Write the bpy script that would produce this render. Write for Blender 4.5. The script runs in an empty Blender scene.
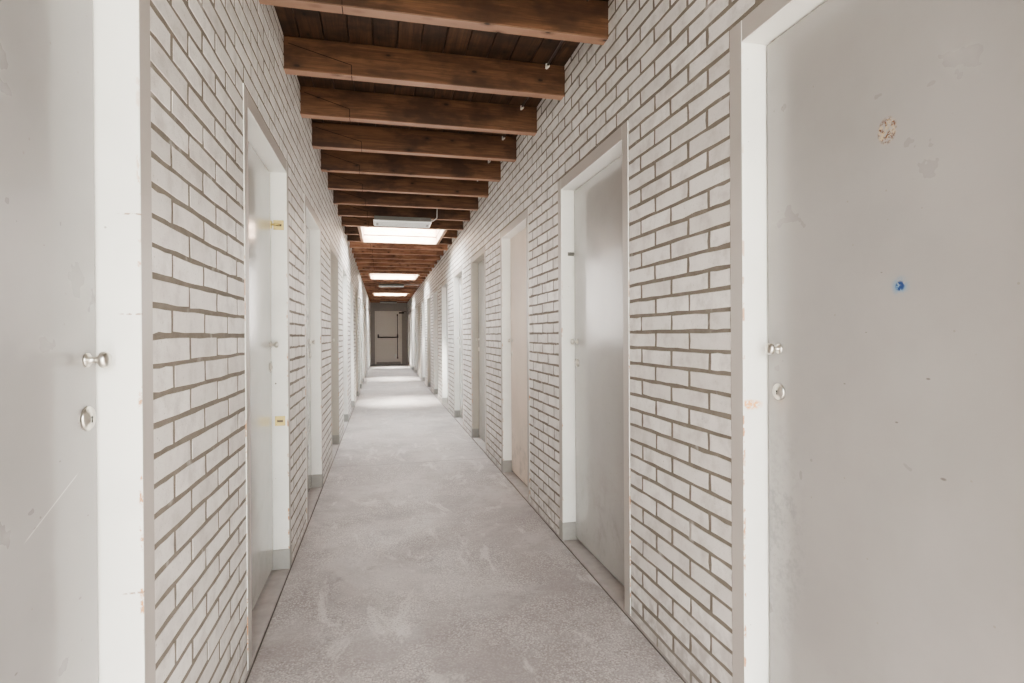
import bpy, math, random
from mathutils import Matrix, Vector
random.seed(7)
scene = bpy.context.scene
col = scene.collection

# ------------------------------------------------------------------ layout (metres, floor at z = 0, corridor runs along +Y)
A, B = 0.462, 0.983            # left / right wall distance from the camera axis
EYE = 1.165
BEAM_Z = EYE + 1.308           # underside of the beams
DECK_Z = BEAM_Z + 0.165        # underside of the ceiling boards
YB, YE = -1.6, 23.2            # open back end / far end wall
FACE, OPEN_W, REC = 0.057, 0.815, 0.072
HEAD = EYE + 0.812             # underside of the door heads
HEAD_TOP = HEAD + 0.062
COURSE, MODULE = 0.0625, 0.2286

R_FAR = [1.362, 2.972, 4.565, 6.20, 7.78, 9.40, 10.97, 12.57, 14.17, 15.80, 17.40, 19.0, 20.6, 22.2]
L_FAR = [1.222, 2.945, 4.47, 6.20, 7.80, 9.40, 11.0, 12.6, 14.2, 15.8, 17.4, 19.0, 20.6, 22.2]

# ------------------------------------------------------------------ node helpers
def new_mat(name):
    m = bpy.data.materials.new(name); m.use_nodes = True
    nt = m.node_tree; nt.nodes.clear()
    out = nt.nodes.new('ShaderNodeOutputMaterial')
    b = nt.nodes.new('ShaderNodeBsdfPrincipled')
    nt.links.new(b.outputs[0], out.inputs[0])
    return m, nt, b

class N:
    def __init__(s, nt): s.nt = nt
    def put(s, sock, v):
        if v is None: return
        if isinstance(v, bpy.types.NodeSocket): s.nt.links.new(v, sock)
        else:
            if isinstance(v, (tuple, list)) and len(v) == 3 and sock.type == 'RGBA': v = (*v, 1)
            sock.default_value = v
    def coord(s, kind='Object'): return s.nt.nodes.new('ShaderNodeTexCoord').outputs[kind]
    def mapping(s, v, scale=(1, 1, 1), loc=(0, 0, 0)):
        n = s.nt.nodes.new('ShaderNodeMapping'); s.put(n.inputs['Vector'], v)
        n.inputs['Scale'].default_value = scale; n.inputs['Location'].default_value = loc
        return n.outputs[0]
    def noise(s, v, scale, detail=4, rough=.55, dist=0, w=None):
        n = s.nt.nodes.new('ShaderNodeTexNoise'); s.put(n.inputs['Vector'], v)
        n.inputs['Scale'].default_value = scale; n.inputs['Detail'].default_value = detail
        n.inputs['Roughness'].default_value = rough; n.inputs['Distortion'].default_value = dist
        return n.outputs['Fac']
    def voronoi(s, v, scale, feature='F1'):
        n = s.nt.nodes.new('ShaderNodeTexVoronoi'); s.put(n.inputs['Vector'], v)
        n.inputs['Scale'].default_value = scale; n.feature = feature
        return n.outputs['Distance']
    def math(s, op, a, b=None, c=None, clamp=False):
        n = s.nt.nodes.new('ShaderNodeMath'); n.operation = op; n.use_clamp = clamp
        s.put(n.inputs[0], a); s.put(n.inputs[1], b); s.put(n.inputs[2], c)
        return n.outputs[0]
    def rng(s, v, a, b, c=0.0, d=1.0, smooth=True):
        n = s.nt.nodes.new('ShaderNodeMapRange'); n.interpolation_type = 'SMOOTHSTEP' if smooth else 'LINEAR'
        s.put(n.inputs[0], v); n.inputs[1].default_value = a; n.inputs[2].default_value = b
        n.inputs[3].default_value = c; n.inputs[4].default_value = d
        return n.outputs[0]
    def mix(s, f, a, b, mode='MIX'):
        n = s.nt.nodes.new('ShaderNodeMix'); n.data_type = 'RGBA'; n.blend_type = mode
        s.put(n.inputs[0], f); s.put(n.inputs[6], a); s.put(n.inputs[7], b)
        return n.outputs[2]
    def xyz(s, v):
        n = s.nt.nodes.new('ShaderNodeSeparateXYZ'); s.put(n.inputs[0], v); return n.outputs
    def bump(s, h, strength, dist=.002, normal=None):
        n = s.nt.nodes.new('ShaderNodeBump'); s.put(n.inputs['Height'], h)
        n.inputs['Strength'].default_value = strength; n.inputs['Distance'].default_value = dist
        if normal: s.put(n.inputs['Normal'], normal)
        return n.outputs[0]
    def island(s): return s.nt.nodes.new('ShaderNodeNewGeometry').outputs['Random Per Island']
    def objrand(s): return s.nt.nodes.new('ShaderNodeObjectInfo').outputs['Random']
    def dist(s, v, p, scale=(1, 1, 1)):
        a = s.nt.nodes.new('ShaderNodeVectorMath'); a.operation = 'SUBTRACT'
        s.put(a.inputs[0], v); a.inputs[1].default_value = p
        m = s.nt.nodes.new('ShaderNodeVectorMath'); m.operation = 'MULTIPLY'
        s.put(m.inputs[0], a.outputs[0]); m.inputs[1].default_value = scale
        l = s.nt.nodes.new('ShaderNodeVectorMath'); l.operation = 'LENGTH'
        s.put(l.inputs[0], m.outputs[0]); return l.outputs['Value']

# ------------------------------------------------------------------ materials
def mat_brick():
    m, nt, b = new_mat('white painted brick'); n = N(nt)
    P = n.coord(); z = n.xyz(P)[2]
    c = n.mix(n.island(), (.66, .63, .605), (.80, .775, .75))
    c = n.mix(n.rng(n.noise(P, 11, 5, .65), .42, .72, 0, .75), c, (.50, .465, .445))
    c = n.mix(n.rng(n.noise(P, 120, 3, .7), .62, .70, 0, .6), c, (.34, .31, .28))
    dirt = n.math('MULTIPLY', n.rng(z, .02, .30, 1, 0), n.rng(n.noise(P, 22, 5, .65), .35, .6))
    c = n.mix(n.math('MULTIPLY', dirt, .6), c, (.36, .325, .31))
    n.put(b.inputs['Base Color'], c); b.inputs['Roughness'].default_value = .55
    h = n.math('ADD', n.noise(P, 60, 5, .6), n.math('MULTIPLY', n.noise(P, 260, 3), .5))
    n.put(b.inputs['Normal'], n.bump(h, .55, .002)); return m

def mat_mortar():
    m, nt, b = new_mat('grey brown mortar'); n = N(nt)
    P = n.coord(); z = n.xyz(P)[2]
    c = n.mix(n.noise(P, 25, 4), (.14, .12, .10), (.26, .23, .195))
    c = n.mix(n.rng(n.noise(P, 9, 3), .62, .72, 0, .6), c, (.5, .47, .44))
    c = n.mix(n.rng(z, .0, .10, .7, 0), c, (.34, .31, .29))
    n.put(b.inputs['Base Color'], c); b.inputs['Roughness'].default_value = .9
    n.put(b.inputs['Normal'], n.bump(n.noise(P, 180, 4), .6, .003)); return m

def mat_paint(name, base, rough=.5, door=False, marks=None, gloss=None, side=None):
    """oil paint on joinery. side: wall plane x, for worn arrises. marks: list of callables adding stains"""
    m, nt, b = new_mat(name); n = N(nt)
    P = n.coord(); X, Y, Z = n.xyz(P)
    dark = tuple(v * .86 for v in base)
    c = n.mix(n.rng(n.noise(P, 3.2, 5, .6), .35, .7, 0, .55), base, dark)
    st = n.noise(n.mapping(P, (9, 9, 60)), 3, 4, .7)
    if not door: c = n.mix(n.rng(st, .80, .90, 0, .18), c, tuple(v * .70 for v in base))
    sp = n.voronoi(P, 17)
    c = n.mix(n.rng(sp, .03, .05, .6, 0), c, (.25, .22, .19))
    if door:
        low = n.math('MULTIPLY', n.rng(Z, .15, .75, 1, 0), n.rng(n.noise(P, 9, 6, .7), .45, .75))
        c = n.mix(n.math('MULTIPLY', low, .55), c, (.28, .27, .26))
    if side is not None:
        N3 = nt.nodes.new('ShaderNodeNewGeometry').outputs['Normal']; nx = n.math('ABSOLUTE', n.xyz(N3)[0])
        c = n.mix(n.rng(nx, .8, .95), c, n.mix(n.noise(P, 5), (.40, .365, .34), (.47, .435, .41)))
        edge = n.rng(n.math('ABSOLUTE', n.math('SUBTRACT', n.math('ABSOLUTE', X), side)), .001, .005, 1, 0)
        edge = n.math('MULTIPLY', edge, n.rng(nx, .75, .95, 1, 0))
        chips = n.math('MULTIPLY', edge, n.rng(n.noise(n.mapping(P, (1, 1, .55)), 34, 5, .7), .54, .60))
        chips = n.math('MULTIPLY', chips, n.rng(Z, .9, 1.9, 1, .15))
        c = n.mix(chips, c, n.mix(n.noise(P, 60), (.42, .16, .05), (.62, .36, .18)))
    if marks: c = marks(n, P, c)
    n.put(b.inputs['Base Color'], c)
    r = n.math('ADD', n.math('MULTIPLY', n.noise(P, 6, 4), .10), rough)
    n.put(b.inputs['Roughness'], r)
    b.inputs['IOR'].default_value = 1.5
    if gloss:
        b.inputs['Coat Weight'].default_value = gloss; b.inputs['Coat Roughness'].default_value = .09
    n.put(b.inputs['Normal'], n.bump(n.noise(n.mapping(P, (1, 1, .35)), 38, 3, .5), .05, .002)); return m

def right_marks(n, P, c):
    px = B + REC
    # glue residue, blue ink spot, scratches
    d = n.dist(P, (px, .975, EYE + .432), (1, 1, .8))
    k = n.math('MULTIPLY', n.rng(d, .018, .026, 1, 0), n.rng(n.noise(P, 95, 4, .8, 1.5), .47, .53))
    c = n.mix(k, c, n.mix(n.rng(n.noise(P, 120, 2), .44, .56), (.50, .40, .27), (.13, .05, .02)))
    d = n.dist(P, (px, .946, EYE + .097))
    c = n.mix(n.math('MULTIPLY', n.rng(d, .006, .026, .75, 0), n.rng(n.noise(P, 60, 3), .35, .6)), c, (.09, .25, .42))
    c = n.mix(n.math('MULTIPLY', n.rng(d, .007, .013, 1, 0), n.rng(n.noise(P, 110, 3), .42, .48)), c, (.0, .035, .16))
    for y, z, l in ((.885, -.093, .006), (.955, -.19, .005), (.855, -.285, .008), (1.03, .0, .003), (1.09, -.12, .004), (.99, .13, .003)):
        d = n.dist(P, (px, y, EYE + z), (1, 1, 2.2))
        c = n.mix(n.rng(d, l * .4, l, .85, 0), c, (.13, .11, .10))
    d = n.dist(P, (px, 1.33, .62), (1, 1.6, .55))
    c = n.mix(n.math('MULTIPLY', n.rng(d, .05, .24, .75, 0), n.rng(n.noise(P, 28, 6, .75), .42, .66)), c, (.20, .20, .20))
    return c

def right_frame_marks(n, P, c):
    d = n.dist(P, (B + .018, 1.362, EYE - .20), (.65, 1, 1.8))
    k = n.math('MULTIPLY', n.rng(d, .014, .032, 1, 0), n.rng(n.noise(P, 110, 5, .8), .44, .50)); k = n.math('MULTIPLY', k, n.math('GREATER_THAN', n.xyz(P)[0], B + .001))
    c = n.mix(k, c, (.80, .42, .18))
    return c

def left_frame_marks(n, P, c):
    for z in (.24, .045, -.50):
        d = n.dist(P, (-(A + .008), 1.222, EYE + z), (.30, 1, 4))
        c = n.mix(n.math('MULTIPLY', n.rng(d, .005, .010, .8, 0), n.rng(n.noise(P, 120, 3), .45, .55)), c, (.30, .18, .11))
    return c

def left_marks(n, P, c):
    px = -(A + REC)
    for y, z, l in ((1.09, -.21, .004), (1.02, -.30, .005), (1.15, -.47, .006), (1.05, .15, .003), (.97, -.5, .005), (1.18, -.33, .004)):
        d = n.dist(P, (px, y, EYE + z), (1, 1, 2.2))
        c = n.mix(n.rng(d, l * .4, l, .8, 0), c, (.16, .14, .13))
    # long thin scratch
    z0 = n.math('ADD', n.math('MULTIPLY', n.math('SUBTRACT', n.xyz(P)[1], 1.0), .45), EYE - .31)
    s = n.math('ABSOLUTE', n.math('SUBTRACT', n.xyz(P)[2], z0))
    c = n.mix(n.math('MULTIPLY', n.rng(s, .0006, .0016, .5, 0), n.rng(n.dist(P, (px, 1.07, EYE - .28)), .07, .09, 1, 0)), c, (.85, .84, .8))
    return c

def mat_wood(name, c1, c2, c3, axis='X', rough=.62, knots=True, scale=1):
    m, nt, b = new_mat(name); n = N(nt)
    P = n.coord(); r = n.objrand(); isl = n.island()
    off = nt.nodes.new('ShaderNodeCombineXYZ')
    n.put(off.inputs[0], n.math('MULTIPLY', r, 31)); n.put(off.inputs[1], n.math('MULTIPLY', isl, 17)); n.put(off.inputs[2], n.math('MULTIPLY', isl, 23))
    add = nt.nodes.new('ShaderNodeVectorMath'); n.put(add.inputs[0], P); n.put(add.inputs[1], off.outputs[0]); Q = add.outputs[0]
    sc = (1, 14, 14) if axis == 'X' else (14, 1, 14)
    g = n.noise(n.mapping(Q, sc), 2.4 * scale, 6, .62, .6)
    g2 = n.noise(n.mapping(Q, tuple(v * 4 if v > 1 else v for v in sc)), 3.5 * scale, 3, .6)
    c = n.mix(n.rng(g, .35, .68), c1, c2)
    c = n.mix(n.rng(g2, .45, .75, 0, .55), c, c3)
    c = n.mix(n.rng(n.noise(n.mapping(Q, (1, 2, 2)), 3.4, 4, .6), .42, .66, 0, .8), c, c3)
    c = n.mix(n.math('MULTIPLY', isl, .35), c, c3)
    if axis == 'X':     # paler underside: light bounced off the floor, painted into the colour
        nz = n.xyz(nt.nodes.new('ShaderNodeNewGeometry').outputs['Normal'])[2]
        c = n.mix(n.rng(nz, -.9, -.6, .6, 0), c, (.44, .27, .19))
    if knots:
        kv = n.voronoi(n.mapping(Q, (4.2, 8, 9) if axis == 'X' else (8, 4.2, 8)), 1.5)
        c = n.mix(n.rng(kv, .05, .13, .9, 0), c, tuple(v * .25 for v in c3))
        c = n.mix(n.rng(kv, .12, .30, .35, 0), c, tuple(v * .6 for v in c3))
    n.put(b.inputs['Base Color'], c); b.inputs['Roughness'].default_value = rough
    n.put(b.inputs['Normal'], n.bump(n.math('ADD', g, g2), .25, .003)); return m

def mat_floor():
    m, nt, b = new_mat('worn concrete'); n = N(nt)
    P = n.coord(); X, Y, Z = n.xyz(P)
    c = n.mix(n.rng(n.noise(P, 1.1, 7, .68, .4), .42, .60), (.335, .298, .292), (.455, .418, .408))
    c = n.mix(n.rng(n.noise(P, 3.7, 6, .7, 1.0), .52, .72, 0, .6), c, (.29, .255, .25))
    c = n.mix(n.rng(n.noise(n.mapping(P, (2.2, .8, 1), (3, 1, 0)), 2.3, 7, .72, .8), .55, .64, 0, .55), c, (.66, .63, .605))
    c = n.mix(n.rng(n.noise(P, 26, 6, .75), .56, .70, 0, .40), c, (.58, .54, .52))
    c = n.mix(n.rng(n.noise(P, 11, 6, .7), .55, .70, 0, .45), c, (.20, .175, .17))
    c = n.mix(n.rng(Y, 4.8, 7.5, 0, .42), c, (.24, .215, .195))     # far floor darkened in colour to offset the strong light there
    # exposed aggregate
    wear = n.rng(n.noise(P, 2.0, 5, .7), .40, .56, .25, 1)
    ag = n.voronoi(P, 110)
    c = n.mix(n.math('MULTIPLY', wear, n.rng(ag, .25, .6, .6, 0)), c, (.66, .62, .59))
    c = n.mix(n.math('MULTIPLY', wear, n.rng(n.noise(P, 130, 3, .7), .54, .62, 0, .75)), c, (.19, .165, .155))
    # pits
    pit = n.rng(n.voronoi(P, 7.5), .018, .035, .6, 0)
    c = n.mix(pit, c, (.18, .16, .15))
    # day joint across the slab
    jy = n.math('ADD', Y, n.math('MULTIPLY', n.noise(P, 3, 3), .10))
    j = n.rng(n.math('ABSOLUTE', n.math('SUBTRACT', jy, 5.2)), .003, .012, .65, 0)
    j2 = n.rng(n.math('ABSOLUTE', n.math('SUBTRACT', jy, 10.9)), .003, .012, .5, 0)
    c = n.mix(n.math('ADD', j, j2), c, (.2, .18, .17))
    # patchy darker rims next to the walls
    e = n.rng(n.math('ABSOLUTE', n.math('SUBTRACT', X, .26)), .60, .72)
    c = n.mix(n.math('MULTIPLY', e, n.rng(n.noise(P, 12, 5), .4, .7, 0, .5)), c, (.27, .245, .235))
    n.put(b.inputs['Base Color'], c)
    n.put(b.inputs['Roughness'], n.rng(n.noise(P, 2.6, 4), .3, .7, .42, .62))
    h = n.math('ADD', n.noise(P, 45, 6, .7), n.math('MULTIPLY', n.noise(P, 230, 3), n.rng(wear, 0, 1, .2, .7)))
    n.put(b.inputs['Normal'], n.bump(h, .35, .003)); return m

def mat_simple(name, base, rough=.5, metal=0, var=.15, bump=0, em=0):
    m, nt, b = new_mat(name); n = N(nt); P = n.coord()
    n.put(b.inputs['Base Color'], n.mix(n.noise(P, 18, 4), tuple(v * (1 - var) for v in base), tuple(min(1, v * (1 + var)) for v in base)))
    b.inputs['Roughness'].default_value = rough; b.inputs['Metallic'].default_value = metal
    if bump: n.put(b.inputs['Normal'], n.bump(n.noise(P, 90, 4), bump, .003))
    if em:
        b.inputs['Emission Color'].default_value = (*base, 1); b.inputs['Emission Strength'].default_value = em
    return m

M = {}
M['brick'] = mat_brick(); M['mortar'] = mat_mortar()
M['frame'] = mat_paint('off white gloss paint', (.84, .835, .80), .38, side=None)
M['frame_l'] = mat_paint('off white paint worn left', (.84, .835, .80), .38, side=A)
M['frame_r'] = mat_paint('off white paint worn right', (.84, .835, .80), .38, side=B)
M['frame_shade_l'] = mat_paint('shaded dirty beige frame left', (.50, .465, .41), .45, side=A)  # off-white frames turned beige: shade and dirt put into the colour
M['frame_shade_r'] = mat_paint('shaded dirty beige frame right', (.50, .465, .41), .45, side=B)
M['frame_l1'] = mat_paint('off white paint cracked', (.84, .835, .80), .38, side=A, marks=left_frame_marks)
M['frame_r1'] = mat_paint('off white paint chipped', (.84, .835, .80), .38, side=B, marks=right_frame_marks)
M['door'] = mat_paint('grey white door paint', (.44, .43, .415), .20, door=True, gloss=.6)
M['door_l1'] = mat_paint('grey door paint scratched', (.34, .33, .325), .24, door=True, marks=left_marks, gloss=.35)
M['door_r1'] = mat_paint('grey door paint stained', (.345, .33, .32), .24, door=True, marks=right_marks, gloss=.35)
M['door_pink'] = mat_paint('cream door paint', (.72, .62, .54), .5, door=True)
M['block'] = mat_simple('grey concrete block', (.34, .33, .31), .8, var=.2, bump=.4)
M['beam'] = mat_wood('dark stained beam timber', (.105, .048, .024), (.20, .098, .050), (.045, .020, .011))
M['beam_skylit'] = mat_wood('skylit beam timber', (.36, .17, .10), (.52, .29, .18), (.18, .078, .045))  # lit copy of the beam timber, skylight painted into the colour
M['beam_seam'] = mat_simple('dark beam seam', (.012, .006, .004), .9)  # dark lines of the scarf joint
M['board'] = mat_wood('dark stained boards', (.055, .026, .014), (.11, .056, .028), (.022, .011, .006), 'Y', knots=True)
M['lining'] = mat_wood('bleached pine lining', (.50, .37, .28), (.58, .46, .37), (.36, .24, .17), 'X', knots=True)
M['chrome'] = mat_simple('satin nickel', (.68, .65, .60), .30, 1, .05)
M['brass'] = mat_simple('tarnished brass', (.50, .40, .17), .4, .6, .4)
M['dark'] = mat_simple('dark bronze paint', (.045, .030, .025), .45)
M['black'] = mat_simple('keyhole black', (.01, .01, .01), .8)
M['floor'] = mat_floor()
M['threshold'] = mat_simple('dusty concrete threshold', (.40, .365, .35), .8, var=.25, bump=.4)
M['gap'] = mat_simple('dark joint filler', (.13, .115, .105), .95)
M['endwall'] = mat_simple('grey brown plaster', (.40, .365, .34), .7, var=.12, bump=.2)
M['enddoor'] = mat_simple('beige door paint', (.76, .71, .66), .4, var=.06)
M['lamp_body'] = mat_simple('grey enamelled steel', (.17, .165, .15), .45, var=.1)
M['white_plastic'] = mat_simple('white plastic', (.80, .79, .75), .4, var=.04)
M['ground'] = mat_simple('pale paving outside', (.42, .42, .38), .9, var=.1)

def mat_diffuser():
    m, nt, b = new_mat('ribbed clear diffuser'); n = N(nt); P = n.coord()
    st = n.rng(n.math('ABSOLUTE', n.math('SINE', n.math('MULTIPLY', n.xyz(P)[1], 260))), .2, .8)
    n.put(b.inputs['Base Color'], n.mix(st, (.62, .65, .64), (.86, .88, .86)))
    b.inputs['Roughness'].default_value = .2
    n.put(b.inputs['Normal'], n.bump(st, .3, .003)); return m
M['diffuser'] = mat_diffuser()

def mat_pane():
    m, nt, b = new_mat('clear roof light glass'); n = N(nt); P = n.coord()
    out = [x for x in nt.nodes if x.type == 'OUTPUT_MATERIAL'][0]
    nt.nodes.remove(b)
    t = nt.nodes.new('ShaderNodeBsdfTransparent')
    n.put(t.inputs[0], n.mix(n.rng(n.noise(P, 7, 5, .7), .55, .8, 0, .35), (.70, .72, .72), (.56, .56, .53)))
    g = nt.nodes.new('ShaderNodeBsdfGlossy'); g.inputs['Roughness'].default_value = .1
    tr = nt.nodes.new('ShaderNodeBsdfTranslucent'); tr.inputs[0].default_value = (.9, .92, .92, 1)
    mx = nt.nodes.new('ShaderNodeMixShader'); mx.inputs[0].default_value = .25
    nt.links.new(t.outputs[0], mx.inputs[1]); nt.links.new(tr.outputs[0], mx.inputs[2])
    m2 = nt.nodes.new('ShaderNodeMixShader'); m2.inputs[0].default_value = .05
    nt.links.new(mx.outputs[0], m2.inputs[1]); nt.links.new(g.outputs[0], m2.inputs[2])
    nt.links.new(m2.outputs[0], out.inputs[0]); return m
M['pane'] = mat_pane()
def mat_tinted():
    m, nt, b = new_mat('dimming pane tint'); n = N(nt); P = n.coord()
    out = [x for x in nt.nodes if x.type == 'OUTPUT_MATERIAL'][0]; nt.nodes.remove(b)
    t = nt.nodes.new('ShaderNodeBsdfTransparent'); n.put(t.inputs[0], n.mix(n.noise(P, 3), (.34, .34, .33), (.36, .36, .35)))
    nt.links.new(t.outputs[0], out.inputs[0]); return m
M['tinted'] = mat_tinted()

# ------------------------------------------------------------------ mesh helpers
class MB:
    """collects shapes in world coordinates and links them as ONE mesh object"""
    def __init__(s): s.v, s.f, s.m, s.sm = [], [], [], []
    def add(s, vs, fs, mi=0, smooth=False):
        o = len(s.v); s.v += [tuple(v) for v in vs]
        for f in fs: s.f.append(tuple(i + o for i in f)); s.m.append(mi); s.sm.append(smooth)
    def box(s, x0, x1, y0, y1, z0, z1, mi=0, bev=0):
        if x0 > x1: x0, x1 = x1, x0
        if bev <= 0:
            vs = [(x, y, z) for x in (x0, x1) for y in (y0, y1) for z in (z0, z1)]
            s.add(vs, [(0, 1, 3, 2), (4, 6, 7, 5), (0, 4, 5, 1), (2, 3, 7, 6), (0, 2, 6, 4), (1, 5, 7, 3)], mi); return
        b = min(bev, (x1 - x0) * .45, (y1 - y0) * .45, (z1 - z0) * .45)
        c = [(x0, x1), (y0, y1), (z0, z1)]; vs = []; idx = {}
        for i in (0, 1):
            for j in (0, 1):
                for k in (0, 1):
                    for ax in (0, 1, 2):
                        p = [c[0][i], c[1][j], c[2][k]]
                        for q, bit in ((0, i), (1, j), (2, k)):
                            if q != ax: p[q] += b if bit == 0 else -b
                        idx[(i, j, k, ax)] = len(vs); vs.append(tuple(p))
        fs = []
        I = lambda i, j, k, a: idx[(i, j, k, a)]
        for a in (0, 1, 2):
            for bit in (0, 1):
                u, w = [q for q in (0, 1, 2) if q != a]
                loop = []
                for (p, q) in ((0, 0), (1, 0), (1, 1), (0, 1)):
                    t = [0, 0, 0]; t[a] = bit; t[u] = p; t[w] = q; loop.append(I(*t, a))
                fs.append(loop if (bit == 1) ^ (a == 1) else loop[::-1])
        for a in (0, 1, 2):     # edges parallel to axis a
            u, w = [q for q in (0, 1, 2) if q != a]
            for p in (0, 1):
                for q in (0, 1):
                    t0 = [0, 0, 0]; t0[u] = p; t0[w] = q; t1 = t0[:]; t1[a] = 1
                    fs.append([I(*t0, u), I(*t0, w), I(*t1, w), I(*t1, u)])
        for i in (0, 1):
            for j in (0, 1):
                for k in (0, 1): fs.append([I(i, j, k, 0), I(i, j, k, 1), I(i, j, k, 2)])
        s.add(vs, fs, mi)
    def lathe(s, c, axis, prof, seg=24, mi=0, smooth=True):
        """prof: list of (distance along axis, radius)"""
        ax = Vector(axis).normalized(); t = Vector((0, 0, 1)) if abs(ax.z) < .9 else Vector((1, 0, 0))
        u = ax.cross(t).normalized(); w = ax.cross(u); c = Vector(c); vs = []; fs = []
        for d, r in prof:
            for k in range(seg):
                a = 2 * math.pi * k / seg
                vs.append(c + ax * d + (u * math.cos(a) + w * math.sin(a)) * r)
        for i in range(len(prof) - 1):
            for k in range(seg):
                k2 = (k + 1) % seg
                fs.append((i * seg + k, i * seg + k2, (i + 1) * seg + k2, (i + 1) * seg + k))
        fs.append(tuple(range(seg))[::-1]); fs.append(tuple((len(prof) - 1) * seg + k for k in range(seg)))
        s.add(vs, fs, mi, smooth)
    def tube(s, pts, r, seg=10, mi=0):
        pts = [Vector(p) for p in pts]; vs = []; fs = []
        for i, p in enumerate(pts):
            d = (pts[min(i + 1, len(pts) - 1)] - pts[max(i - 1, 0)]).normalized()
            t = Vector((0, 1, 0)) if abs(d.y) < .9 else Vector((1, 0, 0))
            u = d.cross(t).normalized(); w = d.cross(u)
            for k in range(seg):
                a = 2 * math.pi * k / seg; vs.append(p + (u * math.cos(a) + w * math.sin(a)) * r)
        for i in range(len(pts) - 1):
            for k in range(seg):
                k2 = (k + 1) % seg
                fs.append((i * seg + k, i * seg + k2, (i + 1) * seg + k2, (i + 1) * seg + k))
        fs.append(tuple(range(seg))[::-1]); fs.append(tuple((len(pts) - 1) * seg + k for k in range(seg)))
        s.add(vs, fs, mi, True)
    def build(s, name, mats, parent=None, origin=None):
        me = bpy.data.meshes.new(name)
        off = Vector(origin) if origin else Vector((0, 0, 0))
        me.from_pydata([tuple(Vector(v) - off) for v in s.v], [], s.f)
        for mt in (mats if isinstance(mats, (list, tuple)) else [mats]): me.materials.append(mt)
        me.polygons.foreach_set('material_index', s.m); me.polygons.foreach_set('use_smooth', s.sm)
        me.update()
        o = bpy.data.objects.new(name, me); col.objects.link(o)
        if parent: o.parent = parent; o.matrix_parent_inverse = Matrix.Identity(4); o.location = off - parent_loc(parent)
        else: o.location = off
        fix_normals(me)
        return o

def parent_loc(p):
    l = Vector(p.location)
    while p.parent: p = p.parent; l += Vector(p.location)
    return l

def fix_normals(me):
    import bmesh
    bm = bmesh.new(); bm.from_mesh(me); bmesh.ops.recalc_face_normals(bm, faces=bm.faces); bm.to_mesh(me); bm.free()

def tag(o, label=None, cat=None, group=None, kind=None):
    if label: o['label'] = label
    if cat: o['category'] = cat
    if group: o['group'] = group
    if kind: o['kind'] = kind
    return o

def empty(name, loc):
    o = bpy.data.objects.new(name, None); col.objects.link(o); o.location = loc; o.empty_display_size = .1
    return o

# ------------------------------------------------------------------ brick walls
def brick(mb, plane, sgn, y0, y1, z0, z1):
    """one painted brick: irregular chamfered face at x = plane, body going outwards (sgn = -1 left wall, +1 right wall)"""
    j = .0011
    ym, zm = (y0 + y1) / 2, (z0 + z1) / 2
    L = y1 - y0
    base = [(y0, z0), (y0 + L * .33, z0), (y0 + L * .66, z0), (y1, z0), (y1, zm), (y1, z1), (y0 + L * .66, z1), (y0 + L * .33, z1), (y0, z1), (y0, zm)]
    base = [(y + random.gauss(0, j), z + random.gauss(0, j)) for y, z in base]
    nrm = max(-.0008, min(.0002, random.gauss(-.0001, .0004)))
    ch = .0009; n = len(base)
    vs = []
    for (y, z) in base: vs.append((plane + sgn * .012, y, z))
    for (y, z) in base: vs.append((plane + sgn * (ch + nrm), y, z))
    for (y, z) in base:
        dy, dz = (ch if y < ym else -ch) if abs(y - ym) > L * .3 else 0, (ch if z < zm else -ch) if abs(z - zm) > .005 else 0
        vs.append((plane + sgn * nrm, y + dy, z + dz))
    fs = []
    for a in (0, n):
        for k in range(n):
            k2 = (k + 1) % n; fs.append((a + k, a + k2, a + n + k2, a + n + k))
    fs.append(tuple(range(2 * n, 3 * n)))
    mb.add(vs, fs, 0)

def brick_wall(name, plane, sgn, openings, line_z, jointA):
    mb = MB()
    top = DECK_Z + .02
    bed, head = .0125, .0135
    k0 = int(math.floor((0 - line_z) / COURSE))
    k = k0
    while True:
        z0 = line_z + k * COURSE; z1 = z0 + COURSE
        if z0 > top: break
        zb0, zb1 = max(z0 + bed / 2, .004), min(z1 - bed / 2, top)
        if zb1 - zb0 > .015:
            off = jointA + (0 if k % 2 == 0 else MODULE / 2)
            cut = [(o0, o1) for (o0, o1) in openings if zb0 < HEAD_TOP - .006]
            spans = []; y = YB
            for (o0, o1) in cut: spans.append((y, o0)); y = o1
            spans.append((y, YE))
            for (s0, s1) in spans:
                js = [s0 - head / 2 + .003]
                q = math.ceil((s0 - off) / MODULE) * MODULE + off
                while q < s1:
                    if q - s0 > .03 and s1 - q > .03: js.append(q + random.gauss(0, .002))
                    q += MODULE
                js.append(s1 + head / 2 - .003)
                for a, b_ in zip(js[:-1], js[1:]):
                    hh = head / 2 + random.uniform(-.001, .0015)
                    brick(mb, plane, sgn, a + hh, b_ - hh, zb0 + random.gauss(0, .0006), zb1 + random.gauss(0, .0006))
        k += 1
    # mortar bed behind the faces
    p0, p1 = plane + sgn * .0007, plane + sgn * .17
    y = YB
    for (o0, o1) in openings:
        mb.box(p0, p1, y, o0, 0, top, 1); mb.box(p0, p1, o0, o1, HEAD_TOP, top, 1); y = o1
    mb.box(p0, p1, y, YE, 0, top, 1)
    mb.box(plane + sgn * .30, plane + sgn * .33, YB, YE, 0, top, 1)       # unseen shell added to block light leaking in round the doors
    mb.box(plane + sgn * .02, plane + sgn * .33, YB - .02, YB, 0, top, 1)
    o = mb.build(name, [M['brick'], M['mortar']])
    return tag(o, kind='structure')

def outer(far): return [(f - OPEN_W - FACE, f + FACE) for f in far]
# joint lines measured on the nearest piers
brick_wall('wall_left', -A, -1, outer(L_FAR), EYE + .0652 - 2 * 9 * COURSE, 1.514 - MODULE * 0)
brick_wall('wall_right', B, 1, outer(R_FAR), EYE + .0702 - 2 * 9 * COURSE, 1.647)

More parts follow.
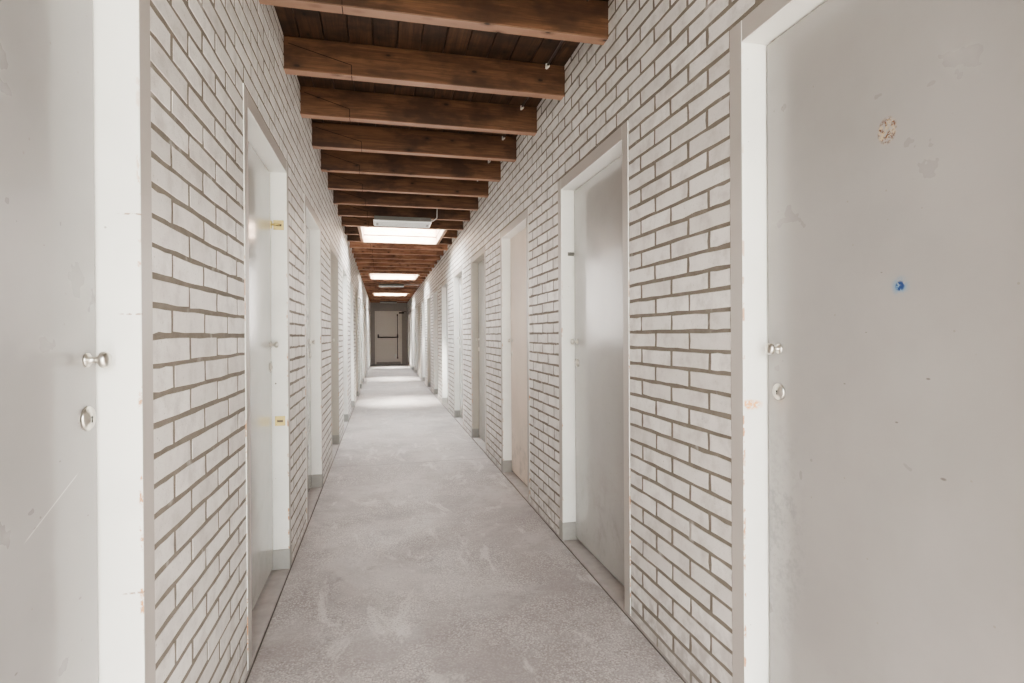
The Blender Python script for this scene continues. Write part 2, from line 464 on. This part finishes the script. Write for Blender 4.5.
# ------------------------------------------------------------------ floor, thresholds, ceiling, far wall, ground
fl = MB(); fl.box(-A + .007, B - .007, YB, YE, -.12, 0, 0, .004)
fl.box(-A - .34, -A + .002, YB, YE, -.12, .006, 2)
fl.box(B - .002, B + .34, YB, YE, -.12, .006, 2)
fl.box(-A - .34, B + .34, YB, YE, -.16, -.12, 1)
fl.box(-A, -A + .009, YB, YE, -.1, -.003, 1); fl.box(B - .009, B, YB, YE, -.1, -.003, 1)
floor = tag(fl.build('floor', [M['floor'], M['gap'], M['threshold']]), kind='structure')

BT, BD, PITCH = .063, .165, .563
beam_back = [2.36 - PITCH * k for k in range(5, 0, -1)] + [2.36] + [2.965 + PITCH * k for k in range(0, 36)]
first = 6                      # index of beam at 2.940 (k = 0)
SKY = [(2.965 + PITCH * 7, 8.075), (12.14, 13.30), (2.965 + PITCH * 26, 18.78)]
SX0, SX1 = -.285, .800         # outer faces of the roof light linings

cl = MB()
xs = []; x = -A - .04
while x < B + .04:
    w = .118 + random.uniform(-.003, .003); xs.append((x, min(x + w, B + .04))); x += w
for (x0, x1) in xs:
    segs = [(YB, YE)]
    for (s0, s1) in SKY:
        if x1 > SX0 + .01 and x0 < SX1 - .01:
            ns = []
            for (a, b_) in segs:
                if s0 > a and s1 < b_: ns += [(a, s0), (s1, b_)]
                else: ns.append((a, b_))
            segs = ns
    for (a, b_) in segs: cl.box(x0 + .0015, x1 - .0015, a, b_, DECK_Z, DECK_Z + .018, 0, .003)
# closed roof deck above the boards
y = YB
for (s0, s1) in SKY:
    cl.box(-A - .34, B + .34, y, s0, DECK_Z + .018, DECK_Z + .05, 1)
    cl.box(-A - .34, SX0, s0, s1, DECK_Z + .018, DECK_Z + .05, 1); cl.box(SX1, B + .34, s0, s1, DECK_Z + .018, DECK_Z + .05, 1)
    y = s1
cl.box(-A - .34, B + .34, y, YE + .1, DECK_Z + .018, DECK_Z + .05, 1)
tag(cl.build('ceiling', [M['board'], M['dark']]), kind='structure')

ew = MB()
DX0, DX1, DZ1 = -.30, .775, 2.16
ew.box(-A - .34, DX0, YE, YE + .12, 0, DECK_Z + .02); ew.box(DX1, B + .34, YE, YE + .12, 0, DECK_Z + .02)
ew.box(DX0, DX1, YE, YE + .12, DZ1, DECK_Z + .02)
ew.box(-A - .34, B + .34, YE + .12, YE + .15, -.1, DECK_Z + .06)  # unseen plate added to block daylight leaking round the exit door
tag(ew.build('wall_back', M['endwall']), kind='structure')

gw = MB(); gw.add([(-A, YB + .03, 0), (B, YB + .03, 0), (B, YB + .03, DECK_Z), (-A, YB + .03, DECK_Z)], [(0, 1, 2, 3)])
tag(gw.build('dimming_pane_1', M['tinted']), kind='structure')  # unseen pane added to dim daylight from the open back end
gr = MB(); gr.box(-8, 8, -14, YB - .021, -.20, -.03)
tag(gr.build('ground', M['ground']), kind='structure')

# ------------------------------------------------------------------ cell doors
def knob(par, x, y, z, sgn, s=1.0):
    """satin knob: rose, slim neck and mushroom head pointing into the corridor"""
    mb = MB()
    mb.lathe((x, y, z), (-sgn, 0, 0), [(0, .0), (0, .0135 * s), (.003, .0135 * s), (.005, .011 * s), (.006, .0062 * s), (.017, .0058 * s), (.021, .009 * s),
                                       (.024, .0142 * s), (.029, .0158 * s), (.034, .0150 * s), (.037, .011 * s), (.038, 0)], 28)
    return mb.build('door_knob', M['chrome'], par, (x, y, z))

def lock(par, x, y, z, sgn):
    mb = MB()
    mb.lathe((x, y, z), (-sgn, 0, 0), [(0, 0), (0, .0225), (.004, .0225), (.0065, .020), (.0065, .0135), (.0085, .0125), (.009, .0)], 32)
    o = mb.build('lock_cylinder', M['chrome'], par, (x, y, z))
    k = MB(); k.box(x - sgn * .0088, x - sgn * .0095, y - .0012, y + .0012, z - .008, z + .001); k.lathe((x - sgn * .0088, y, z + .002), (-sgn, 0, 0), [(0, 0), (0, .0025), (.0007, .0025), (.0007, 0)], 12)
    k.build('keyhole', M['black'], o, (x, y, z))
    return o

def cell_door(no, side, far, fm, dm, detail=True, extras=None):
    sgn = -1 if side == 'L' else 1
    wp = sgn * (A if side == 'L' else B)
    near = far - OPEN_W
    root = empty('door_%d' % no, (wp, (near + far) / 2, 0)); tag(root, kind='structure')
    X = lambda d: wp + sgn * d
    # frame: two jambs + head (face on the wall plane), with a rebate behind the leaf
    fr = MB(); pr = -.0025
    bz = .105
    fr.box(X(pr), X(.155), near - FACE, near, .008, HEAD_TOP, 0, .0018)
    fr.box(X(pr), X(.155), far, far + FACE, bz, HEAD_TOP, 0, .0018)
    fr.box(X(pr + .0004), X(.155), near - .001, far + .001, HEAD, HEAD_TOP - .0004, 0, .0018)
    fr.box(X(.115), X(.150), near - .001, near + .022, .008, HEAD, 1); fr.box(X(.115), X(.150), far - .022, far + .001, bz, HEAD, 1)
    fr.box(X(.115), X(.150), near, far, HEAD - .022, HEAD, 1)
    fr.build('door_frame', [M[fm], M['dark']], root, (0, 0, 0))
    bl = MB(); bl.box(X(pr - .003), X(.155), far - .004, far + FACE + .002, .006, bz, 0, .002)
    bl.build('frame_foot', M['block'], root, (0, 0, 0))
    lf = MB(); lf.box(X(REC), X(REC + .038), near + .003, far - .007, .022, HEAD - .005, 0, .0015)
    leaf = lf.build('door_leaf', M[dm], root, (0, 0, 0))
    knob(root, X(REC), far - (.043 if side == 'L' else .052), EYE - .043 + random.uniform(-.006, .006) if no > 2 else EYE - (.042 if side == 'L' else .055), sgn)
    lock(root, X(REC), far - (.044 if side == 'L' else .052), EYE - (.150 if side == 'L' else .160), sgn)
    if extras: extras(root, X, far, sgn)
    return root

def brass_plates(root, X, far, sgn):
    """two small brass plates screwed to the far jamb, the top one with a bolt"""
    for z, bolt in ((EYE + .551, True), (EYE - .421, False)):
        mb = MB(); x0, x1 = sorted((X(.012), X(.060)))
        mb.box(x0, x1, far - .0025, far + .0005, z - .024, z + .024, 0, .0008)
        for dx in (.006, .042):
            for dz in (-.018, .018): mb.lathe((x0 + dx, far - .002, z + dz), (0, -1, 0), [(0, 0), (0, .0032), (.0012, .0022), (.0014, 0)], 10)
        pl = mb.build('strike_plate', M['brass'], root, (x0, far, z))
        k = MB(); k.box((x0 + x1) / 2 - .014, (x0 + x1) / 2 + .014, far - .0032, far - .0024, z - .006, z + .005)
        k.build('bolt_slot', M['dark'], pl, (x0, far, z))
        if bolt:
            b_ = MB(); b_.tube([(X(.074), far - .010, z + .001), (X(.050), far - .010, z + .001), (X(.030), far - .010, z + .001)], .0042)
            b_.box((X(.066)), (X(.073)), far - .020, far - .002, z - .020, z + .018, 0, .001)
            b_.build('slide_bolt', M['brass'], root, (X(.05), far, z))
    d = MB(); d.lathe((X(REC - .0015), far - .014, EYE - .135), (-sgn, 0, 0), [(0, 0), (0, .004), (.001, .004), (.001, 0)], 12)
    d.build('screw_hole', M['dark'], root, (0, 0, 0)); d = MB()
    d.lathe((X(.055), far - .0005, EYE - .235), (0, -1, 0), [(0, 0), (0, .0035), (.001, .0035), (.001, 0)], 12)
    d.build('screw_hole', M['dark'], root, (0, 0, 0))

def small_latch(root, X, far, sgn):
    mb = MB(); z = EYE + .452
    mb.box(X(.036), X(.072), far - .003, far + .0005, z - .010, z + .010, 0, .0008)
    mb.box(X(.044), X(.050), far - .014, far - .002, z - .009, z + .009, 0, .001); mb.box(X(.060), X(.066), far - .014, far - .002, z - .009, z + .009, 0, .001)
    mb.tube([(X(.036), far - .009, z), (X(.073), far - .009, z)], .004)
    mb.build('slide_bolt', M['dark'] if False else M['lamp_body'], root, (X(.05), far, z))

n = 0
doors = []
for i, f in enumerate(L_FAR):
    n += 1
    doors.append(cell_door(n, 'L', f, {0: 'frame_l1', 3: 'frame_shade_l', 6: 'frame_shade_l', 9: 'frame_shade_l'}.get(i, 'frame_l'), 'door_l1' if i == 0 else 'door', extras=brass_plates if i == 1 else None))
for i, f in enumerate(R_FAR):
    n += 1
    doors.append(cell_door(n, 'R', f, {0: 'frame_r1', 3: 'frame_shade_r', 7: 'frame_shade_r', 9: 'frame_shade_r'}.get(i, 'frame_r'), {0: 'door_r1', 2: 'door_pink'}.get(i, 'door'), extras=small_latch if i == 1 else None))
words = ['first', 'second', 'third', 'fourth', 'fifth', 'sixth', 'seventh', 'eighth', 'ninth', 'tenth', 'eleventh', 'twelfth', 'thirteenth', 'fourteenth']
for i, d in enumerate(doors):
    s, k = ('left', i) if i < len(L_FAR) else ('right', i - len(L_FAR))
    d['label'] = 'recessed off-white storage door, %s from the camera in the %s brick wall' % (words[k], s)

# ------------------------------------------------------------------ far exit door
n += 1
root = empty('door_%d' % n, ((DX0 + DX1) / 2, YE, 0)); tag(root, 'beige fire exit door with a dark push bar closing the far end of the corridor', kind='structure')
mb = MB(); t = .055
mb.box(DX0, DX0 + t, YE - .01, YE + .11, 0, DZ1, 0, .002); mb.box(DX1 - t, DX1, YE - .01, YE + .11, 0, DZ1, 0, .002); mb.box(DX0 + t, DX1 - t, YE - .01, YE + .11, DZ1 - t, DZ1, 0, .002)
mb.build('door_frame', M['enddoor'], root, (0, 0, 0))
mb = MB(); mb.box(DX0 + t + .004, DX1 - t - .004, YE + .02, YE + .065, .09, DZ1 - t - .004, 0, .002)
mb.build('door_leaf', M['enddoor'], root, (0, 0, 0))
mb = MB(); mb.box(DX0 + t, DX1 - t, YE - .03, YE + .11, 0, .086, 0, .003); mb.build('door_sill', M['endwall'], root, (0, 0, 0))
mb = MB(); z = 1.10
mb.tube([(-.17, YE + .02, z + .06), (-.17, YE - .05, z + .04), (-.15, YE - .085, z), (-.05, YE - .09, z - .012), (.2, YE - .09, z - .014), (.48, YE - .09, z - .012), (.58, YE - .085, z), (.60, YE - .05, z + .04), (.60, YE + .02, z + .06)], .019)
for x in (-.17, .60): mb.box(x - .024, x + .024, YE - .02, YE + .021, z - .03, z + .11, 0, .004)
mb.build('push_bar', M['dark'], root, (.2, YE, z))
mb = MB(); mb.tube([(.60, YE + .005, .24), (.60, YE + .005, z), (.60, YE + .005, 2.03)], .012)
for zz in (.25, 2.0): mb.box(.578, .622, YE - .012, YE + .021, zz - .035, zz + .035, 0, .003)
mb.build('bolt_rod', M['dark'], root, (.6, YE, 1))
mb = MB(); mb.box(.475, .545, YE - .02, YE + .021, .23, .41, 0, .006); mb.build('alarm_box', M['white_plastic'], root, (.5, YE, .3))
mb = MB(); mb.box(.66, .86, YE - .06, YE - .01, 2.06, 2.115, 0, .005); mb.tube([(.80, YE - .05, 2.12), (.92, YE - .16, 2.135), (.97, YE - .02, 2.135)], .009)
mb.build('door_closer', M['dark'], root, (.75, YE, 2.1))

# ------------------------------------------------------------------ ceiling beams
def make_beam(yb, x0, x1, seam=True, seedv=0):
    rd = random.Random(seedv)
    mb = MB(); z0, z1 = BEAM_Z, DECK_Z
    y0 = yb - BT
    dz = rd.uniform(-.003, .003)
    mb.box(x0, x1, y0, yb, z0 + dz, z1, 0, .0035)
    if seam:    # scarf cut near the left end: fine dark diagonal and short vertical line
        xa = -A + .02; xm = -A + .30 + rd.uniform(-.03, .03); zt, zm = z1 - .035, z0 + .052
        w = .0016; yy = y0 - .0004
        mb.add([(xa, yy, zt - w), (xm, yy, zm - w), (xm, yy, zm + w), (xa, yy, zt + w)], [(0, 1, 2, 3)], 1)
        mb.add([(xm - w, yy, z0 + dz + .003), (xm + w, yy, z0 + dz + .003), (xm + w, yy, zm), (xm - w, yy, zm)], [(0, 1, 2, 3)], 1)
        zz = z0 + dz - .0004
        mb.add([(xm - w, y0 + .003, zz), (xm + w, y0 + .003, zz), (xm + w, yb - .003, zz), (xm - w, yb - .003, zz)], [(0, 1, 2, 3)], 1)
    return mb.build('ceiling_beam', [M['beam_skylit' if yb > 8.3 else 'beam'], M['beam_seam']], None, ((x0 + x1) / 2, (y0 + yb) / 2, z0))

ordn = words + ['fifteenth', 'sixteenth', 'seventeenth', 'eighteenth', 'nineteenth', 'twentieth']
def beam_label(k):           # k = 0 is the beam with its underside wholly in view near the top of the photo
    if k == -1: return 'dark stained timber beam at the very top edge of the photo, nearest in view'
    if k <= 6: return 'dark stained timber beam spanning the corridor, %s from the camera' % ordn[k + 1]
    if k == 7: return 'dark stained timber beam carrying the near edge of the first skylight'
    if 10 <= k <= 16: return 'reddish brown timber beam, %s beyond the first skylight' % ordn[k - 10]
    if 19 <= k <= 26: return 'reddish brown timber beam, %s beyond the second skylight' % ordn[k - 19]
    return 'reddish brown timber beam beyond the third skylight, %s towards the exit door' % ordn[k - 29]
for i, yb in enumerate(beam_back):
    k = i - first
    if yb > YE - .1: continue
    if k in (8, 9, 17, 18, 27, 28):
        nth = {8: 'first', 17: 'second', 28: 'third', 9: 'first', 18: 'second', 27: 'third'}[k]
        pos = 'nearer' if k in (8, 17, 27) else 'farther'
        for s, x0, x1 in (('left', -A - .06, SX0 - .0005), ('right', SX1 + .0005, B + .06)):
            o = make_beam(yb, x0, x1, False, i); o.name = 'trimmed_beam'
            tag(o, 'short %s beam stub left of wall gap, %s of the pair' % (s, pos), 'beam', 'trimmed beam stubs beside the skylights')
            o['kind'] = 'thing'; o['label'] = 'short timber beam stub between %s wall and %s skylight, %s of its pair' % (s, nth, pos)
        continue
    o = make_beam(yb, -A - .06, B + .06, True, i)
    if k < -1: tag(o, 'dark stained timber ceiling beam overhead behind the camera', 'beam', 'beams behind the camera')
    else: tag(o, beam_label(k), 'beam', 'timber ceiling beams across the corridor')
    o['kind'] = 'thing'

# ------------------------------------------------------------------ roof lights
for i, (s0, s1) in enumerate(SKY):
    root = empty('skylight', ((SX0 + SX1) / 2, (s0 + s1) / 2, DECK_Z))
    nm = ['nearest', 'second', 'farthest'][i]
    tag(root, {0: 'large bright rectangular skylight with pine lining, nearest to the camera', 1: 'bright skylight between first and last ones, middle of the three',
               2: 'small looking bright skylight closest to the exit door'}[i], 'skylight', 'skylights along the corridor ceiling')
    t = .038; zt = DECK_Z + .20; zb = BEAM_Z + .004; zg = BEAM_Z + .098; g = .001
    mb = MB()
    for (p, q) in ((zb, zg), (zg + .014, zt)):
        mb.box(SX0 + g, SX0 + t, s0 + g, s1 - g, p, q, 0, .002); mb.box(SX1 - t, SX1 - g, s0 + g, s1 - g, p, q, 0, .002)
        mb.box(SX0 + t, SX1 - t, s0 + g, s0 + .022, p, q, 0, .002); mb.box(SX0 + t, SX1 - t, s1 - .022, s1 - g, p, q, 0, .002)
    for (p0, p1, q0, q1) in ((SX0 + g, SX0 + t - .006, s0 + g, s1 - g), (SX1 - t + .006, SX1 - g, s0 + g, s1 - g), (SX0 + t, SX1 - t, s0 + g, s0 + .016), (SX0 + t, SX1 - t, s1 - .016, s1 - g)):
        mb.box(p0, p1, q0, q1, zg - .002, zg + .016, 1)
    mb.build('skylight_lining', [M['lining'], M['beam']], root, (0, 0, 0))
    mb = MB(); w = .045
    mb.box(SX0 + g, SX1 - g, s0 + g, s0 + w, zt, zt + .03, 0, .003); mb.box(SX0 + g, SX1 - g, s1 - w, s1 - g, zt, zt + .03, 0, .003)
    mb.box(SX0 + g, SX0 + w, s0 + w, s1 - w, zt, zt + .03, 0, .003); mb.box(SX1 - w, SX1 - g, s0 + w, s1 - w, zt, zt + .03, 0, .003)
    mb.build('skylight_frame', M['beam'], root, (0, 0, 0))
    mb = MB(); a, b_, c, d = SX0 + w - .01, SX1 - w + .01, s0 + w - .01, s1 - w + .01
    mb.add([(a, c, zt + .02), (b_, c, zt + .02), (b_, d, zt + .02), (a, d, zt + .02)], [(0, 1, 2, 3)])
    mb.build('glass_pane', M['pane'], root, (0, 0, 0))

# ------------------------------------------------------------------ batten lights
def batten(yc, x0, x1, label, cable):
    root = empty('ceiling_light', ((x0 + x1) / 2, yc, BEAM_Z)); tag(root, label, 'ceiling light', 'fluorescent lights under the ceiling beams')
    z1 = BEAM_Z - .004; mb = MB(); hw = .155
    mb.box(x0 + .010, x1 - .010, yc - hw + .004, yc + hw - .004, z1 - .046, z1, 0, .004)
    for x in (x0 + .12, (x0 + x1) / 2, x1 - .12): mb.box(x - .012, x + .012, yc - hw - .002, yc - hw + .006, z1 - .040, z1 - .008, 0, .002)
    mb.build('housing', M['lamp_body'], root, (0, 0, 0))
    mb = MB(); zt, zb = z1 - .046, z1 - .060; i_ = .016; y0, y1 = yc - hw, yc + hw
    vs = [(x0, y0, zt), (x1, y0, zt), (x1, y1, zt), (x0, y1, zt), (x0 + i_, y0 + i_, zb), (x1 - i_, y0 + i_, zb), (x1 - i_, y1 - i_, zb), (x0 + i_, y1 - i_, zb)]
    mb.add(vs, [(0, 1, 2, 3), (0, 1, 5, 4), (1, 2, 6, 5), (2, 3, 7, 6), (3, 0, 4, 7), (4, 5, 6, 7)])
    mb.build('diffuser', M['diffuser'], root, (0, 0, 0))
    for x in (x0 + .03, x1 - .055):
        mb = MB(); mb.box(x, x + .024, yc - .05, yc + .05, zb - .003, zb + .001, 0, .001)
        mb.build('lamp_holder', M['lamp_body'], root, (0, 0, 0))
    mb = MB(); mb.tube(cable, .0055); mb.build('power_cable', M['white_plastic'], root, (0, 0, 0))

z = BEAM_Z
batten(6.36, -.09, .545, 'fluorescent batten light with a grey housing hanging just before the nearest skylight',
       [(.52, 6.26, z - .030), (.560, 6.26, z - .028), (.590, 6.265, z - .006), (.605, 6.268, z + .012), (.607, 6.270, z + .06), (.610, 6.270, z + .155)])
batten(14.55, -.09, .545, 'small white batten light hanging just beyond the middle skylight',
       [(.53, 14.55, z - .018), (.60, 14.5, z - .008), (.72, 14.5, z - .006), (.90, 14.5, z - .006), (.97, 14.5, z - .006)])
batten(21.8, -.09, .545, 'small white batten light farthest away above the exit door',
       [(.53, 21.8, z - .018), (.60, 21.8, z - .008), (.80, 21.8, z - .006), (.97, 21.8, z - .006)])

# ------------------------------------------------------------------ cable on the ceiling boards, right side
root = empty('ceiling_cable', (.885, 4, DECK_Z)); tag(root, 'thin dark cable running along the ceiling boards near the right wall', 'cable', kind='thing')
mb = MB(); mb.tube([(.885, YB + .1, DECK_Z - .0075), (.885, 6.75, DECK_Z - .0075)], .006); mb.build('cable', M['dark'], root, (0, 0, 0))
for k in range(0, 7):
    mb = MB(); y = 2.965 + PITCH * k - BT
    mb.box(.872, .884, y - .012, y - .001, DECK_Z - .030, DECK_Z - .002, 0, .002); mb.lathe((.885, y - .012, DECK_Z - .014), (0, 1, 0), [(0, 0), (0, .010), (.010, .010), (.010, 0)], 14)
    mb.build('cable_clip', M['white_plastic'], root, (.88, y, DECK_Z))

# ------------------------------------------------------------------ light
w = bpy.data.worlds.new('sky'); scene.world = w; w.use_nodes = True
nt = w.node_tree; bg = nt.nodes['Background']; nn = N(nt)
zc = nn.xyz(nt.nodes.new('ShaderNodeTexCoord').outputs['Generated'])[2]
nn.put(bg.inputs[0], nn.mix(nn.rng(zc, -.05, .5), (1.0, .985, .93), (.93, .97, 1.0)))
WORLD = 17.0
FILL = .8
bg.inputs[1].default_value = WORLD

def portal(loc, sx, sy, rot):
    l = bpy.data.lights.new('sky_portal', 'AREA'); l.shape = 'RECTANGLE'; l.size = sx; l.size_y = sy
    l.cycles.is_portal = True
    o = bpy.data.objects.new('sky_portal', l); col.objects.link(o); o.location = loc; o.rotation_euler = rot
for (s0, s1) in SKY: portal((.258, (s0 + s1) / 2, DECK_Z + .12), 1.0, s1 - s0, (0, 0, 0))
portal((.26, YB + .01, DECK_Z / 2), A + B, DECK_Z, (math.radians(90), 0, 0))

l = bpy.data.lights.new('sun', 'SUN'); l.energy = 46; l.angle = math.radians(17); l.color = (1, .95, .88)
o = bpy.data.objects.new('sun', l); col.objects.link(o)
d = Vector((0.03, 1, -1.05)).normalized()
o.rotation_euler = d.to_track_quat('-Z', 'Y').to_euler()

# added soft fill lights without fixtures along the middle of the corridor
for y, e in ((2.9, 4.0), (3.9, 5.0), (4.9, 5.0), (5.9, 4.0), (10.6, 1.5), (15.8, 1.5)):
    l = bpy.data.lights.new('fill_lamp', 'POINT'); l.energy = e * FILL; l.shadow_soft_size = .40; l.color = (1, .94, .88)
    o = bpy.data.objects.new('fill_lamp', l); col.objects.link(o); o.location = (.26, y, 1.45)

# ------------------------------------------------------------------ camera
yaw, pitch, roll = .229312, -.003456, .006227
def turn(v):
    x, y, z = v
    y, z = y * math.cos(pitch) - z * math.sin(pitch), y * math.sin(pitch) + z * math.cos(pitch)
    return Vector((x * math.cos(yaw) + y * math.sin(yaw), -x * math.sin(yaw) + y * math.cos(yaw), z))
right = turn((math.cos(roll), 0, -math.sin(roll))); up = turn((math.sin(roll), 0, math.cos(roll))); fwd = turn((0, 1, 0))
cam = bpy.data.cameras.new('camera'); co = bpy.data.objects.new('camera', cam); col.objects.link(co)
mw = Matrix.Identity(4)
for r in range(3): mw[r][0] = right[r]; mw[r][1] = up[r]; mw[r][2] = -fwd[r]
mw[0][3], mw[1][3], mw[2][3] = 0, 0, EYE
co.matrix_world = mw
cam.sensor_fit = 'HORIZONTAL'; cam.sensor_width = 36; cam.lens = 554.774 / 1024 * 36; cam.shift_y = -4.856 / 1024; cam.clip_start = .02; cam.clip_end = 200
scene.camera = co

scene.view_settings.view_transform = 'AgX'
scene.view_settings.look = 'AgX - Medium High Contrast'
scene.view_settings.exposure = 1.3
scene.cycles.max_bounces = 16; scene.cycles.diffuse_bounces = 10; scene.cycles.glossy_bounces = 6; scene.cycles.transparent_max_bounces = 12
